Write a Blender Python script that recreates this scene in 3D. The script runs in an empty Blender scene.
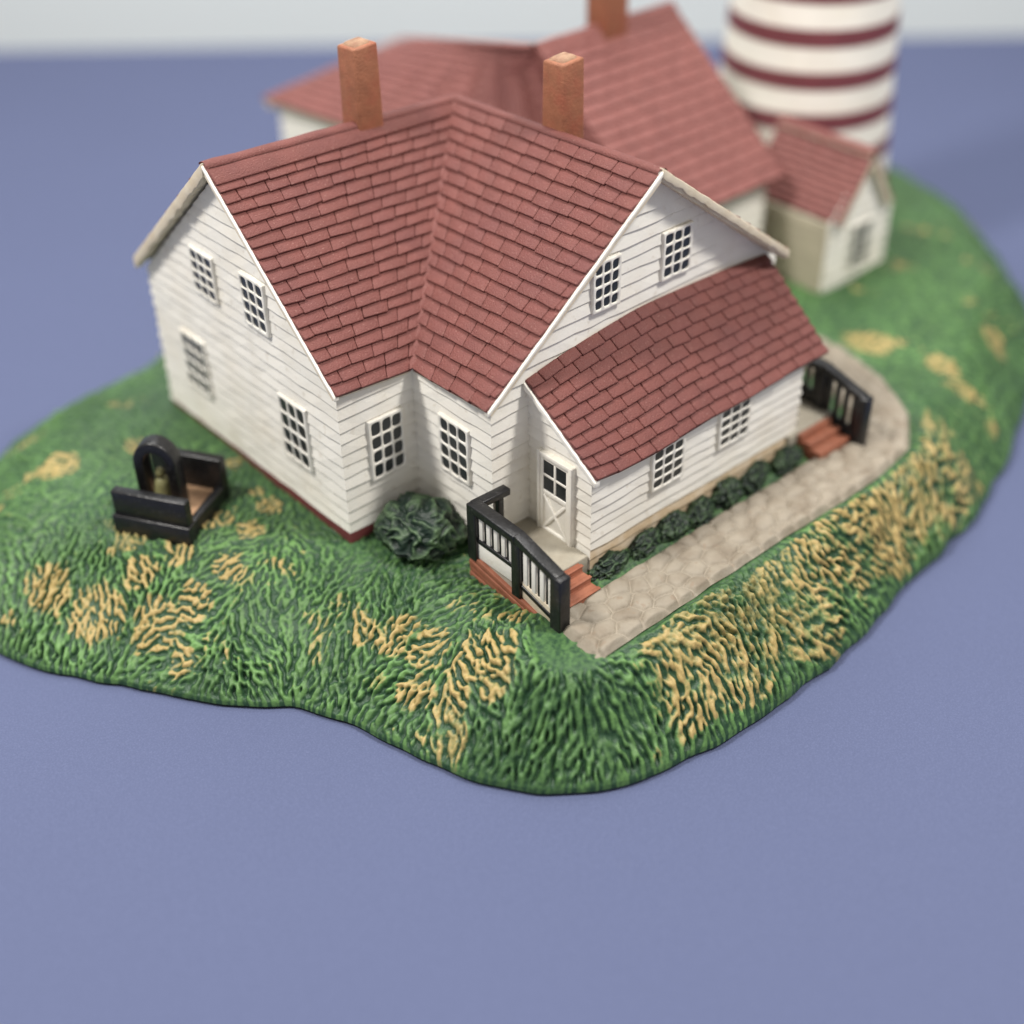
import bpy, bmesh, math, random
import numpy as np
from mathutils import Vector, Matrix, Euler, noise as mnoise

random.seed(7)
rng = np.random.default_rng(11)
SC = bpy.context.scene
COL = SC.collection
SC.unit_settings.system = 'METRIC'
SC.unit_settings.scale_length = 0.01          # 1 unit = 1 cm

# ------------------------------------------------------------------ camera
CAM_LOC = Vector((-8.5624, -13.4576, 12.1966))
CAM_ROT = Euler((math.radians(52.99), math.radians(0.85), math.radians(-41.60)), 'XYZ')
F_PX = 1366.8
TABLE_Z = -1.4
_RM = CAM_ROT.to_matrix()


def at(px, py, axis, val):
    """point of the photograph's ray through (px,py) on the plane axis=val (measuring aid)"""
    d = _RM @ Vector(((px - 512) / F_PX, (512 - py) / F_PX, -1.0))
    t = (val - CAM_LOC[axis]) / d[axis]
    return CAM_LOC + d * t


cam_d = bpy.data.cameras.new('camera')
cam = bpy.data.objects.new('camera', cam_d)
COL.objects.link(cam)
cam.location = CAM_LOC
cam.rotation_euler = CAM_ROT
cam_d.sensor_width = 36
cam_d.lens = F_PX / 1024 * 36
cam_d.clip_start = 0.5
cam_d.clip_end = 1000
cam_d.dof.use_dof = True
cam_d.dof.focus_distance = 18.6
cam_d.dof.aperture_fstop = 0.5 * cam_d.lens * 1e-3 / 0.35
SC.camera = cam

# ------------------------------------------------------------------ materials


def mat(name, col, rough=0.55, var=0.12, scale=6.0, col2=None, col2_scale=3.0, col2_amt=0.5,
        bump=0.15, bump_scale=40.0, spec=0.4, speck=None, speck_amt=0.0, speck_scale=25.0, bump_dist=0.02):
    m = bpy.data.materials.new(name)
    m.use_nodes = True
    nt = m.node_tree
    N, L = nt.nodes, nt.links
    b = N['Principled BSDF']
    b.inputs['Roughness'].default_value = rough
    b.inputs['Specular IOR Level'].default_value = spec
    tc = N.new('ShaderNodeTexCoord')
    n1 = N.new('ShaderNodeTexNoise')
    n1.inputs['Scale'].default_value = scale
    n1.inputs['Detail'].default_value = 6
    L.new(tc.outputs['Object'], n1.inputs['Vector'])
    r1 = N.new('ShaderNodeValToRGB')
    r1.color_ramp.elements[0].position = 0.3
    r1.color_ramp.elements[1].position = 0.7
    r1.color_ramp.elements[0].color = (*[c * (1 - var) for c in col], 1)
    r1.color_ramp.elements[1].color = (*[min(1, c * (1 + var)) for c in col], 1)
    L.new(n1.outputs['Fac'], r1.inputs['Fac'])
    out = r1.outputs['Color']

    def blend(out, colr, sc, amt, lo, hi, det=5):
        n = N.new('ShaderNodeTexNoise')
        n.inputs['Scale'].default_value = sc
        n.inputs['Detail'].default_value = det
        L.new(tc.outputs['Object'], n.inputs['Vector'])
        mr = N.new('ShaderNodeMapRange')
        mr.inputs['From Min'].default_value = lo
        mr.inputs['From Max'].default_value = hi
        mr.inputs['To Max'].default_value = amt
        L.new(n.outputs['Fac'], mr.inputs['Value'])
        mx = N.new('ShaderNodeMix')
        mx.data_type = 'RGBA'
        L.new(mr.outputs['Result'], mx.inputs['Factor'])
        L.new(out, mx.inputs['A'])
        mx.inputs['B'].default_value = (*colr, 1)
        return mx.outputs['Result']
    if col2:
        out = blend(out, col2, col2_scale, col2_amt, 0.45, 0.7)
    if speck:
        out = blend(out, speck, speck_scale, speck_amt, 0.64, 0.72, 2)
    L.new(out, b.inputs['Base Color'])
    if bump:
        nb = N.new('ShaderNodeTexNoise')
        nb.inputs['Scale'].default_value = bump_scale
        nb.inputs['Detail'].default_value = 4
        L.new(tc.outputs['Object'], nb.inputs['Vector'])
        bp = N.new('ShaderNodeBump')
        bp.inputs['Strength'].default_value = bump
        bp.inputs['Distance'].default_value = bump_dist
        L.new(nb.outputs['Fac'], bp.inputs['Height'])
        L.new(bp.outputs['Normal'], b.inputs['Normal'])
    return m


M = {}
M['white'] = mat('white_paint', (0.82, 0.79, 0.72), 0.5, 0.03, 2.5, (0.72, 0.66, 0.55), 1.6, 0.40, 0.18, 22,
                 speck=(0.40, 0.32, 0.22), speck_amt=0.22, speck_scale=7)
M['cream'] = mat('cream_paint', (0.66, 0.58, 0.45), 0.55, 0.08, 4, (0.55, 0.43, 0.28), 3, 0.5, 0.3, 20)
M['tan_wash'] = mat('tan_wash', (0.60, 0.46, 0.30), 0.6, 0.1, 3, (0.72, 0.66, 0.56), 3, 0.6, 0.3, 20)
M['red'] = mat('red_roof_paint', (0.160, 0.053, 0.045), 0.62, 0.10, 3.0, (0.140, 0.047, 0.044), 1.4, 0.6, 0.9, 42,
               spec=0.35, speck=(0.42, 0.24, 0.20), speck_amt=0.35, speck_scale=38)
M['red_far'] = mat('hazed_red_roof_paint', (0.205, 0.076, 0.067), 0.65, 0.10, 3.0, (0.17, 0.060, 0.054), 1.4, 0.5, 0.4, 30)  # far roofs: lighter red with haze and glancing light put into the colour
M['maroon'] = mat('maroon_paint', (0.13, 0.030, 0.030), 0.6, 0.15, 5)
M['stripe_red'] = mat('stripe_red_paint', (0.16, 0.043, 0.052), 0.5, 0.08, 3)
M['brick'] = mat('brick_paint', (0.26, 0.090, 0.050), 0.65, 0.18, 7, (0.33, 0.13, 0.075), 4, 0.6, 0.4, 30)
M['chimney'] = mat('orange_brick_paint', (0.275, 0.108, 0.058), 0.65, 0.15, 6, (0.30, 0.085, 0.05), 4, 0.6, 0.5, 24)
M['chimney_top'] = mat('worn_brick_top', (0.31, 0.19, 0.12), 0.7, 0.2, 9, (0.20, 0.09, 0.055), 7, 0.7, 0.5, 24)
M['black'] = mat('black_gloss_paint', (0.008, 0.008, 0.009), 0.33, 0.3, 6, bump=0.35, bump_scale=14, spec=0.5,
                 speck=(0.10, 0.10, 0.10), speck_amt=0.35, speck_scale=20)
M['glass'] = mat('dark_pane_paint', (0.018, 0.022, 0.024), 0.30, 0.3, 6, bump=0.2, bump_scale=12, spec=0.5)
M['stone'] = mat('grey_floor_paint', (0.34, 0.31, 0.25), 0.7, 0.1, 5, (0.24, 0.21, 0.16), 3, 0.6, 0.4, 30)
M['sand'] = mat('sandy_floor_paint', (0.42, 0.26, 0.15), 0.7, 0.15, 8, (0.25, 0.14, 0.08), 7, 0.6, 0.5, 24)
M['olive'] = mat('olive_brass_paint', (0.22, 0.21, 0.095), 0.5, 0.12, 5)
M['putty'] = mat('putty_paint', (0.40, 0.36, 0.27), 0.6, 0.08, 3, (0.30, 0.27, 0.20), 2, 0.5, 0.3, 18)  # darker beige used on the shed's left wall only
M['path'] = mat('beige_path_paint', (0.27, 0.235, 0.185), 0.65, 0.10, 4, (0.175, 0.140, 0.10), 2.6, 0.75, 0.4, 26,
                speck=(0.22, 0.16, 0.11), speck_amt=0.5, speck_scale=7)
M['table'] = mat('periwinkle_paper', (0.089, 0.106, 0.191), 0.85, 0.015, 0.25, (0.108, 0.127, 0.224), 42, 0.9, bump=0.55, bump_scale=26, spec=0.2,
                 bump_dist=0.03, speck=(0.125, 0.145, 0.25), speck_amt=0.5, speck_scale=30)
M['backdrop'] = mat('pale_backdrop_card', (0.64, 0.69, 0.725), 0.9, 0.01, 0.05, None, bump=0)


def paint_mat(name, dark, ridge, tan, lo=0.45, hi=0.95, rough=0.5):
    """dry-brushed paint: basecoat, lighter paint dragged over the raised strands, tan paint in brushed patches"""
    m = bpy.data.materials.new(name)
    m.use_nodes = True
    N, L = m.node_tree.nodes, m.node_tree.links
    b = N['Principled BSDF']
    b.inputs['Roughness'].default_value = rough
    b.inputs['Specular IOR Level'].default_value = 0.4
    at_ = N.new('ShaderNodeAttribute')
    at_.attribute_name = 'paint'
    sp = N.new('ShaderNodeSeparateColor')
    L.new(at_.outputs['Color'], sp.inputs['Color'])
    tc = N.new('ShaderNodeTexCoord')
    nz = N.new('ShaderNodeTexNoise')
    nz.inputs['Scale'].default_value = 15
    nz.inputs['Detail'].default_value = 5
    L.new(tc.outputs['Object'], nz.inputs['Vector'])
    ad = N.new('ShaderNodeMath')
    ad.operation = 'MULTIPLY_ADD'
    ad.inputs[1].default_value = 0.62
    L.new(nz.outputs['Fac'], ad.inputs[0])
    L.new(sp.outputs['Red'], ad.inputs[2])       # ridge + .5*noise
    r = N.new('ShaderNodeMapRange')
    r.inputs['From Min'].default_value = lo + 0.25
    r.inputs['From Max'].default_value = hi + 0.25
    L.new(ad.outputs[0], r.inputs['Value'])
    big = N.new('ShaderNodeTexNoise')
    big.inputs['Scale'].default_value = 1.1
    big.inputs['Detail'].default_value = 3
    L.new(tc.outputs['Object'], big.inputs['Vector'])
    rc = N.new('ShaderNodeValToRGB')
    rc.color_ramp.elements[0].position = 0.35
    rc.color_ramp.elements[1].position = 0.65
    rc.color_ramp.elements[0].color = (*[c * 0.62 for c in ridge], 1)
    rc.color_ramp.elements[1].color = (*ridge, 1)
    L.new(big.outputs['Fac'], rc.inputs['Fac'])
    mx = N.new('ShaderNodeMix')
    mx.data_type = 'RGBA'
    mx.inputs['A'].default_value = (*dark, 1)
    L.new(r.outputs['Result'], mx.inputs['Factor'])
    L.new(rc.outputs['Color'], mx.inputs['B'])
    # tan
    r2 = N.new('ShaderNodeMapRange')
    r2.inputs['From Min'].default_value = 0.44 + 0.25 + 0.9
    r2.inputs['From Max'].default_value = 0.80 + 0.25 + 0.9
    L.new(ad.outputs[0], r2.inputs['Value'])
    tm = N.new('ShaderNodeMath')          # outside the brushed patches only the very highest strands catch tan paint
    tm.operation = 'MULTIPLY_ADD'
    tm.inputs[1].default_value = 0.9
    L.new(sp.outputs['Green'], tm.inputs[0])
    L.new(ad.outputs[0], tm.inputs[2])
    L.remove(r2.inputs['Value'].links[0])
    L.new(tm.outputs[0], r2.inputs['Value'])
    rt = N.new('ShaderNodeValToRGB')
    rt.color_ramp.elements[0].position = 0.3
    rt.color_ramp.elements[1].position = 0.7
    rt.color_ramp.elements[0].color = (*[c * 0.8 for c in tan], 1)
    rt.color_ramp.elements[1].color = (tan[0] * 1.0, tan[1] * 1.0, tan[2] * 1.15, 1)
    L.new(big.outputs['Fac'], rt.inputs['Fac'])
    m2 = N.new('ShaderNodeMix')
    m2.data_type = 'RGBA'
    L.new(r2.outputs['Result'], m2.inputs['Factor'])
    L.new(mx.outputs['Result'], m2.inputs['A'])
    L.new(rt.outputs['Color'], m2.inputs['B'])
    L.new(m2.outputs['Result'], b.inputs['Base Color'])
    nb = N.new('ShaderNodeTexNoise')
    nb.inputs['Scale'].default_value = 26
    nb.inputs['Detail'].default_value = 4
    L.new(tc.outputs['Object'], nb.inputs['Vector'])
    bp = N.new('ShaderNodeBump')
    bp.inputs['Strength'].default_value = 0.35
    bp.inputs['Distance'].default_value = 0.03
    L.new(nb.outputs['Fac'], bp.inputs['Height'])
    L.new(bp.outputs['Normal'], b.inputs['Normal'])
    return m


M['grass'] = paint_mat('grass_paint', (0.018, 0.055, 0.023), (0.126, 0.258, 0.076), (0.42, 0.308, 0.110))
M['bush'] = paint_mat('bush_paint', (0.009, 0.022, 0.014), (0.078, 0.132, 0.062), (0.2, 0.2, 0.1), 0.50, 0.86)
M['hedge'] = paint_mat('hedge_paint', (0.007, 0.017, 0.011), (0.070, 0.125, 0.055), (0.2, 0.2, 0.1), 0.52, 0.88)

# ------------------------------------------------------------------ mesh helpers


class MB:
    """collects faces for ONE mesh object"""

    def __init__(self):
        self.v, self.f, self.m, self.mats = [], [], [], []

    def mi(self, m):
        if m not in self.mats:
            self.mats.append(m)
        return self.mats.index(m)

    def face(self, pts, m):
        i = len(self.v)
        self.v += [tuple(p) for p in pts]
        self.f.append(tuple(range(i, i + len(pts))))
        self.m.append(self.mi(m))

    def hexa(self, b, t, m, skip_bottom=False):
        """b, t: four bottom and four top corners, both counter-clockwise from above"""
        i = len(self.v)
        self.v += [tuple(p) for p in b] + [tuple(p) for p in t]
        fs = [(4, 5, 6, 7)] + ([] if skip_bottom else [(3, 2, 1, 0)])
        fs += [(k, (k + 1) % 4, 4 + (k + 1) % 4, 4 + k) for k in range(4)]
        for f in fs:
            self.f.append(tuple(i + q for q in f))
            self.m.append(self.mi(m))

    def box(self, x0, x1, y0, y1, z0, z1, m):
        self.hexa([(x0, y0, z0), (x1, y0, z0), (x1, y1, z0), (x0, y1, z0)],
                  [(x0, y0, z1), (x1, y0, z1), (x1, y1, z1), (x0, y1, z1)], m)

    def bar(self, a, b, w, h, m, up=(0, 0, 1)):
        a, b = Vector(a), Vector(b)
        d = (b - a).normalized()
        up = Vector(up)
        s = d.cross(up).normalized() * (w / 2)
        u = s.cross(d).normalized() * (h / 2)
        self.hexa([a - s - u, a + s - u, b + s - u, b - s - u], [a - s + u, a + s + u, b + s + u, b - s + u], m)

    def build(self, name, parent=None, bevel=0.0, seg=2, smooth=False, weld=False, subd=0):
        me = bpy.data.meshes.new(name)
        me.from_pydata(self.v, [], self.f)
        for m in self.mats:
            me.materials.append(M[m])
        me.polygons.foreach_set('material_index', self.m)
        bm = bmesh.new()
        bm.from_mesh(me)
        if weld:
            bmesh.ops.remove_doubles(bm, verts=bm.verts, dist=0.0008)
        bmesh.ops.recalc_face_normals(bm, faces=bm.faces)
        bm.to_mesh(me)
        bm.free()
        if smooth:
            me.polygons.foreach_set('use_smooth', [True] * len(me.polygons))
        me.update()
        o = bpy.data.objects.new(name, me)
        COL.objects.link(o)
        if parent:
            o.parent = parent
            o.matrix_parent_inverse = Matrix.Identity(4)
            # vertices are given in world coordinates: bring them into the parent's frame
            inv = world_of(parent).inverted()
            me.transform(inv)
        if bevel:
            md = o.modifiers.new('bevel', 'BEVEL')
            md.width = bevel
            md.segments = seg
            md.limit_method = 'ANGLE'
            md.angle_limit = math.radians(35)
            md.use_clamp_overlap = True
            me.polygons.foreach_set('use_smooth', [True] * len(me.polygons))
            md.harden_normals = False
        if subd:
            md = o.modifiers.new('subd', 'SUBSURF')
            md.levels = md.render_levels = subd
        return o


def world_of(o):
    m = Matrix.LocRotScale(o.location, o.rotation_euler, o.scale)
    return world_of(o.parent) @ m if o.parent else m


def thing(name, label, cat, loc=(0, 0, 0), group=None):
    o = bpy.data.objects.new(name, None)
    COL.objects.link(o)
    o.empty_display_size = 0.2
    o.location = loc
    tag(o, label, cat, group)
    return o


def tag(o, label=None, cat=None, group=None, kind=None):
    if label:
        o['label'] = label
    if cat:
        o['category'] = cat
    if group:
        o['group'] = group
    if kind:
        o['kind'] = kind


def hsh(*a):
    s = sum(v * k for v, k in zip(a, (12.9898, 78.233, 37.719, 94.673)))
    q = math.sin(s) * 43758.5453
    return q - math.floor(q)


# ------------------------------------------------------------------ siding


def clip(poly, ax, val, keep_greater):
    out = []
    for i in range(len(poly)):
        a, b = poly[i], poly[(i + 1) % len(poly)]
        ia = (a[ax] >= val) == keep_greater or a[ax] == val
        ib = (b[ax] >= val) == keep_greater or b[ax] == val
        if ia:
            out.append(a)
        if ia != ib:
            t = (val - a[ax]) / (b[ax] - a[ax])
            out.append((a[0] + (b[0] - a[0]) * t, a[1] + (b[1] - a[1]) * t))
    return out


def siding(mb, O, u, n, poly, m='white', bh=0.195, off=0.036, ext0=True, ext1=True, low=None, low_n=0, seed=0, z0=None):
    """lapped clapboards over a convex polygon (s,z) of the wall plane O + s*u, outward normal n"""
    O, u, n = Vector(O), Vector(u), Vector(n)
    ss = [p[0] for p in poly]
    zs = [p[1] for p in poly]
    smin, smax, zmin, zmax = min(ss), max(ss), min(zs), max(zs)
    if z0 is None:
        z0 = zmin
    nb = int(math.ceil((zmax - z0) / bh - 1e-6))
    nc = max(1, int(round((smax - smin) / 0.3)))

    def P(s, z, o):
        if ext0 and s < smin + 1e-4:
            s -= o
        if ext1 and s > smax - 1e-4:
            s += o
        return O + u * s + n * o + Vector((0, 0, z))
    for k in range(nb):
        za, zb = z0 + k * bh, min(z0 + (k + 1) * bh, zmax)
        band = clip(clip(poly, 1, za, True), 1, zb, False)
        if len(band) < 3:
            continue
        mm = low if (low and k < low_n) else m
        zg = zb - 0.018                      # the groove under the next board starts here
        for c in range(nc):
            sa, sb = smin + (smax - smin) * c / nc, smin + (smax - smin) * (c + 1) / nc
            col = clip(clip(band, 0, sa, True), 0, sb, False)
            if len(col) < 3:
                continue
            low_edge = []
            for part in (0, 1):
                cell = clip(col, 1, zg, part == 1)
                if len(cell) < 3:
                    continue
                pts = []
                for s, z in cell:
                    t = (z - za) / (zg - za)
                    rs = round(s, 2)
                    j = (hsh(rs, k, seed) - 0.5) * 0.018
                    o = off * (1 - 0.7 * t) + 0.002 + j * (1 - t)
                    zz = z
                    if part == 1:
                        o = 0.3 * off + 0.002 + (z - zg) / 0.018 * (-0.014 - 0.3 * off)
                    if abs(z - za) < 1e-5 and k > 0:
                        zz = z + (hsh(rs, k, seed, 5) - 0.5) * 0.024
                        low_edge.append((s, zz, o))
                    elif abs(z - zb) < 1e-5 and zb < zmax - 1e-5:
                        zz = z + (hsh(rs, k + 1, seed, 5) - 0.5) * 0.024
                    pts.append(P(s, zz, o))
                mb.face(pts, mm)
            if len(low_edge) == 2 and k > 0:
                (s1, z1, o1), (s2, z2, o2) = low_edge
                mb.face([P(s1, z1, o1), P(s2, z2, o2), P(s2, z2 + 0.003, -0.016), P(s1, z1 + 0.003, -0.016)], mm)


# ------------------------------------------------------------------ roofs


def polyline(pts):
    pts = [Vector(p) for p in pts]
    if len(pts) == 2:
        a, b = pts
        return lambda t: a.lerp(b, t)
    L = [0.0]
    for a, b in zip(pts, pts[1:]):
        L.append(L[-1] + (b - a).length)

    def f(t):
        d = min(max(t, 0), 1) * L[-1]
        for k in range(len(pts) - 1):
            if d <= L[k + 1] + 1e-9:
                return pts[k].lerp(pts[k + 1], (d - L[k]) / (L[k + 1] - L[k]))
        return pts[-1]
    return f


def shingles(mb, low, high, rows, tw, m, t=0.052, seed=0, first=0.0, last=1.0, wob=0.020):
    """wedge-shaped shingles in staggered courses between the eave curve low(u) and the ridge curve high(u)"""
    R = random.Random(seed)
    nrm = (low(1) - low(0)).cross(high(0) - low(0)).normalized()
    if nrm.z < 0:
        nrm = -nrm
    up = (high(0.5) - low(0.5))

    def S(u, v):
        return low(u).lerp(high(u), v)
    for r in range(rows):
        va = first + (last - first) * r / rows
        vb = first + (last - first) * (r + 1.12) / rows
        vb = min(vb, last)
        L = (S(1, va) - S(0, va)).length
        n = max(1, int(round(L / tw)))
        off = (0.5 if r % 2 else 0.0) + R.uniform(-0.16, 0.16)
        cuts = [0.0]
        for k in range(-1, n + 2):
            c = (k + off + R.uniform(-0.10, 0.10)) / n
            if 0.16 / n < c < 1 - 0.16 / n and c - cuts[-1] > 0.3 / n:
                cuts.append(c)
        cuts.append(1.0)
        g = 0.0045 / L
        prev_dv = R.uniform(-1, 1)
        for ua, ub in zip(cuts, cuts[1:]):
            ga = 0 if ua == 0 else g * R.uniform(0.3, 1.3)
            gb = 0 if ub == 1 else g * R.uniform(0.3, 1.3)
            dv0, dv1 = R.uniform(-1, 1) * wob / up.length * 0.6 + prev_dv * 0.003, R.uniform(-1, 1) * wob / up.length * 0.6
            th = t * R.uniform(0.9, 1.08)
            a0, a1 = S(ua + ga, va + dv0), S(ub - gb, va + dv1)
            b0, b1 = S(ua + ga, vb), S(ub - gb, vb)
            lo_t = nrm * th
            hi_t = nrm * 0.006
            s_ = nrm * -0.03
            mb.hexa([a0 + s_, a1 + s_, b1 + s_, b0 + s_],
                    [a0 + lo_t, a1 + lo_t * R.uniform(0.93, 1.07), b1 + hi_t, b0 + hi_t], m, True)


def slab(mb, low, high, m, th=0.07, segs=8, drop=0.028, top_m='red'):
    """the board under the shingles"""
    nrm = (low(1) - low(0)).cross(high(0) - low(0)).normalized()
    if nrm.z < 0:
        nrm = -nrm
    for k in range(segs):
        a, b = k / segs, (k + 1) / segs
        top = [low(a) - nrm * drop, low(b) - nrm * drop, high(b) - nrm * drop, high(a) - nrm * drop]
        bot = [p - nrm * th for p in top]
        mb.face(top, top_m)
        mb.face(bot[::-1], m)
        mb.face([bot[0], bot[1], top[1], top[0]], m)
        mb.face([top[3], top[2], bot[2], bot[3]], m)
        if k == 0:
            mb.face([top[0], top[3], bot[3], bot[0]], m)
        if k == segs - 1:
            mb.face([top[1], bot[1], bot[2], top[2]], m)


# ------------------------------------------------------------------ windows


def window(parent, O, u, n, s0, s1, z0, z1, cols=3, rows=4, frame=0.052, mun=0.032, depth=0.078, name='window', jit=0.008, sub=2,
           shear=0.0, panes=None, seed=0):
    """moulded window: one front plate with rounded openings, dark panes behind (a sub-part)"""
    O, u, n = Vector(O), Vector(u), Vector(n)
    R = random.Random(int(s0 * 1000 + z0 * 77 + seed))
    w, h = s1 - s0, z1 - z0
    pw = (w - 2 * frame - (cols - 1) * mun) / cols
    ph = (h - 2 * frame - (rows - 1) * mun) / rows
    xs, zs = [0.0], [0.0]
    for k in range(cols):
        xs.append(frame + k * (pw + mun))
        xs.append(xs[-1] + pw)
    xs.append(w)
    for k in range(rows):
        zs.append(frame + k * (ph + mun))
        zs.append(zs[-1] + ph)
    zs.append(h)
    bm = bmesh.new()

    def P(x, z, o):
        return O + u * (s0 + x) + Vector((0, 0, z0 + z + shear * x)) + n * o
    F, B = {}, {}
    for i, x in enumerate(xs):
        for j, z in enumerate(zs):
            dx, dz = R.uniform(-jit, jit), R.uniform(-jit, jit)
            F[i, j] = bm.verts.new(P(x + dx, z + dz, depth + R.uniform(-0.006, 0.006)))
            B[i, j] = bm.verts.new(P(x + dx, z + dz, -0.01))
    nx, nz = len(xs), len(zs)
    cr = bm.edges.layers.float.new('crease_edge')
    for i in range(nx - 1):
        for j in range(nz - 1):
            hole = i % 2 == 1 and j % 2 == 1
            q = [(i, j), (i + 1, j), (i + 1, j + 1), (i, j + 1)]
            if hole:
                for a, b in zip(q, q[1:] + q[:1]):
                    bm.faces.new([F[a], F[b], B[b], B[a]])
            else:
                bm.faces.new([F[k] for k in q])
    for i in range(nx - 1):
        bm.faces.new([F[i, 0], B[i, 0], B[i + 1, 0], F[i + 1, 0]])
        bm.faces.new([F[i, nz - 1], F[i + 1, nz - 1], B[i + 1, nz - 1], B[i, nz - 1]])
    for j in range(nz - 1):
        bm.faces.new([F[0, j], F[0, j + 1], B[0, j + 1], B[0, j]])
        bm.faces.new([F[nx - 1, j], B[nx - 1, j], B[nx - 1, j + 1], F[nx - 1, j + 1]])
    bm.normal_update()
    for e in bm.edges:
        if len(e.link_faces) == 2:
            a = e.calc_face_angle(0)
            if a and a > 0.7:
                e[cr] = 0.36
    for v in [v for v in bm.verts if not v.link_faces]:
        bm.verts.remove(v)
    bmesh.ops.recalc_face_normals(bm, faces=bm.faces)
    me = bpy.data.meshes.new(name)
    bm.to_mesh(me)
    bm.free()
    me.transform(world_of(parent).inverted())
    me.materials.append(M['white'])
    me.polygons.foreach_set('use_smooth', [True] * len(me.polygons))
    o = bpy.data.objects.new(name, me)
    COL.objects.link(o)
    o.parent = parent
    md = o.modifiers.new('subd', 'SUBSURF')
    md.levels = md.render_levels = sub
    g = MB()
    g.face([P(frame * 0.4, frame * 0.4, 0.058), P(w - frame * 0.4, frame * 0.4, 0.058),
            P(w - frame * 0.4, h - frame * 0.4, 0.058), P(frame * 0.4, h - frame * 0.4, 0.058)], 'glass')
    g.build('pane', o)
    return o


# ================================================================== THE SETTING
rz = CAM_ROT.z
vr, vl = Vector((math.cos(rz), math.sin(rz), 0)), Vector((-math.sin(rz), math.cos(rz), 0))   # view right, view forward


def view_box(r0, r1, f0, f1, z0, z1, name, m, ref):
    mb = MB()
    c = [ref + vr * r + vl * f for r, f in ((r0, f0), (r1, f0), (r1, f1), (r0, f1))]
    mb.hexa([(p.x, p.y, z0) for p in c], [(p.x, p.y, z1) for p in c], m)
    return mb.build(name)


edge = at(512, 43, 2, TABLE_Z)
edge.z = 0
table = view_box(-55, 55, -60, 0, TABLE_Z - 2.5, TABLE_Z, 'table', 'table', edge)
tag(table, kind='structure')
wall = view_box(-90, 90, 14, 15, -40, 60, 'backdrop_wall', 'backdrop', edge)
tag(wall, kind='structure')

# ------------------------------------------------------------------ moulded base
OUT = [(-3.52, 0.73), (-2.75, -0.35), (-1.96, -1.30), (-1.55, -2.25), (-1.30, -3.10), (-1.0, -3.95), (-0.52, -4.66), (0.05, -5.12), (0.62, -5.40),
       (1.6, -5.62), (2.62, -5.72), (4.3, -5.66), (6.05, -5.42), (9.0, -5.0), (12.0, -3.9), (15.0, -2.2), (17.4, 1.0), (18.0, 5.0), (16.5, 9.5), (12.0, 12.6),
       (7.0, 13.4), (4.2, 12.0), (2.7, 9.7), (1.2, 8.15), (-0.5, 7.9), (-2.0, 7.5), (-3.6, 6.3), (-4.6, 4.9), (-4.75, 3.5), (-4.3, 2.0)]


def catmull(P, n=10):
    P = np.array(P, float)
    out = []
    for i in range(len(P)):
        p0, p1, p2, p3 = P[i - 1], P[i], P[(i + 1) % len(P)], P[(i + 2) % len(P)]
        for k in range(n):
            t = k / n
            out.append(0.5 * ((2 * p1) + (-p0 + p2) * t + (2 * p0 - 5 * p1 + 4 * p2 - p3) * t * t + (-p0 + 3 * p1 - 3 * p2 + p3) * t ** 3))
    return np.array(out)


OUTL = catmull(OUT, 8)
_wob = np.array([(mnoise.noise(Vector((p[0] * 1.7, p[1] * 1.7, 3.3))), mnoise.noise(Vector((p[0] * 1.7, p[1] * 1.7, 9.1)))) for p in OUTL])
OUTL = OUTL + _wob * 0.09


def signed_dist(X, Y):
    """distance to the outline (positive inside) and nearest outline point"""
    shp = X.shape
    x, y = X.ravel(), Y.ravel()
    best = np.full(x.shape, 1e9)
    nx, ny = np.zeros_like(x), np.zeros_like(x)
    inside = np.zeros(x.shape, bool)
    n = len(OUTL)
    for i in range(n):
        a, b = OUTL[i], OUTL[(i + 1) % n]
        d = b - a
        t = np.clip(((x - a[0]) * d[0] + (y - a[1]) * d[1]) / (d @ d), 0, 1)
        qx, qy = a[0] + t * d[0], a[1] + t * d[1]
        dd = (x - qx) ** 2 + (y - qy) ** 2
        k = dd < best
        best[k], nx[k], ny[k] = dd[k], qx[k], qy[k]
        c = ((a[1] > y) != (b[1] > y))
        if abs(d[1]) > 1e-12:
            inside ^= c & (x < a[0] + (y - a[1]) / d[1] * d[0])
    s = np.sqrt(best)
    return np.where(inside, s, -s).reshape(shp), nx.reshape(shp), ny.reshape(shp)


def sstep(a, b, x):
    t = np.clip((x - a) / (b - a), 0, 1)
    return t * t * (3 - 2 * t)


def base_height(X, Y, D):
    w = 1.38 + 0.95 * sstep(-4.4, -1.2, Y) * sstep(3.0, 0.5, X)
    s = np.clip(D / w, 0, 1)
    p = 0.10 + 0.90 * (1 - (1 - s) ** 1.75)
    return TABLE_Z - (TABLE_Z + 0.13 * sstep(2.2, 0.8, X) * (1 - 0.8 * sstep(1.8, 3.4, Y)) + 0.04) * p


def ground(x, y):
    D, _, _ = signed_dist(np.array([x]), np.array([y]))
    return float(base_height(np.array([x]), np.array([y]), D)[0])


# footpath centre line and half width
PATH_C = np.array([(0.78, -3.86), (2.5, -3.84), (4.5, -3.83), (6.6, -3.85), (7.6, -3.72), (8.25, -3.25), (8.7, -2.5), (9.0, -1.5), (9.0, -0.4)])


def path_dist(X, Y):
    best = np.full(X.shape, 1e9)
    for a, b in zip(PATH_C, PATH_C[1:]):
        d = b - a
        t = np.clip(((X - a[0]) * d[0] + (Y - a[1]) * d[1]) / (d @ d), 0, 1)
        best = np.minimum(best, np.hypot(X - a[0] - t * d[0], Y - a[1] - t * d[1]))
    return best


PATH_HW = 0.50

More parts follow.
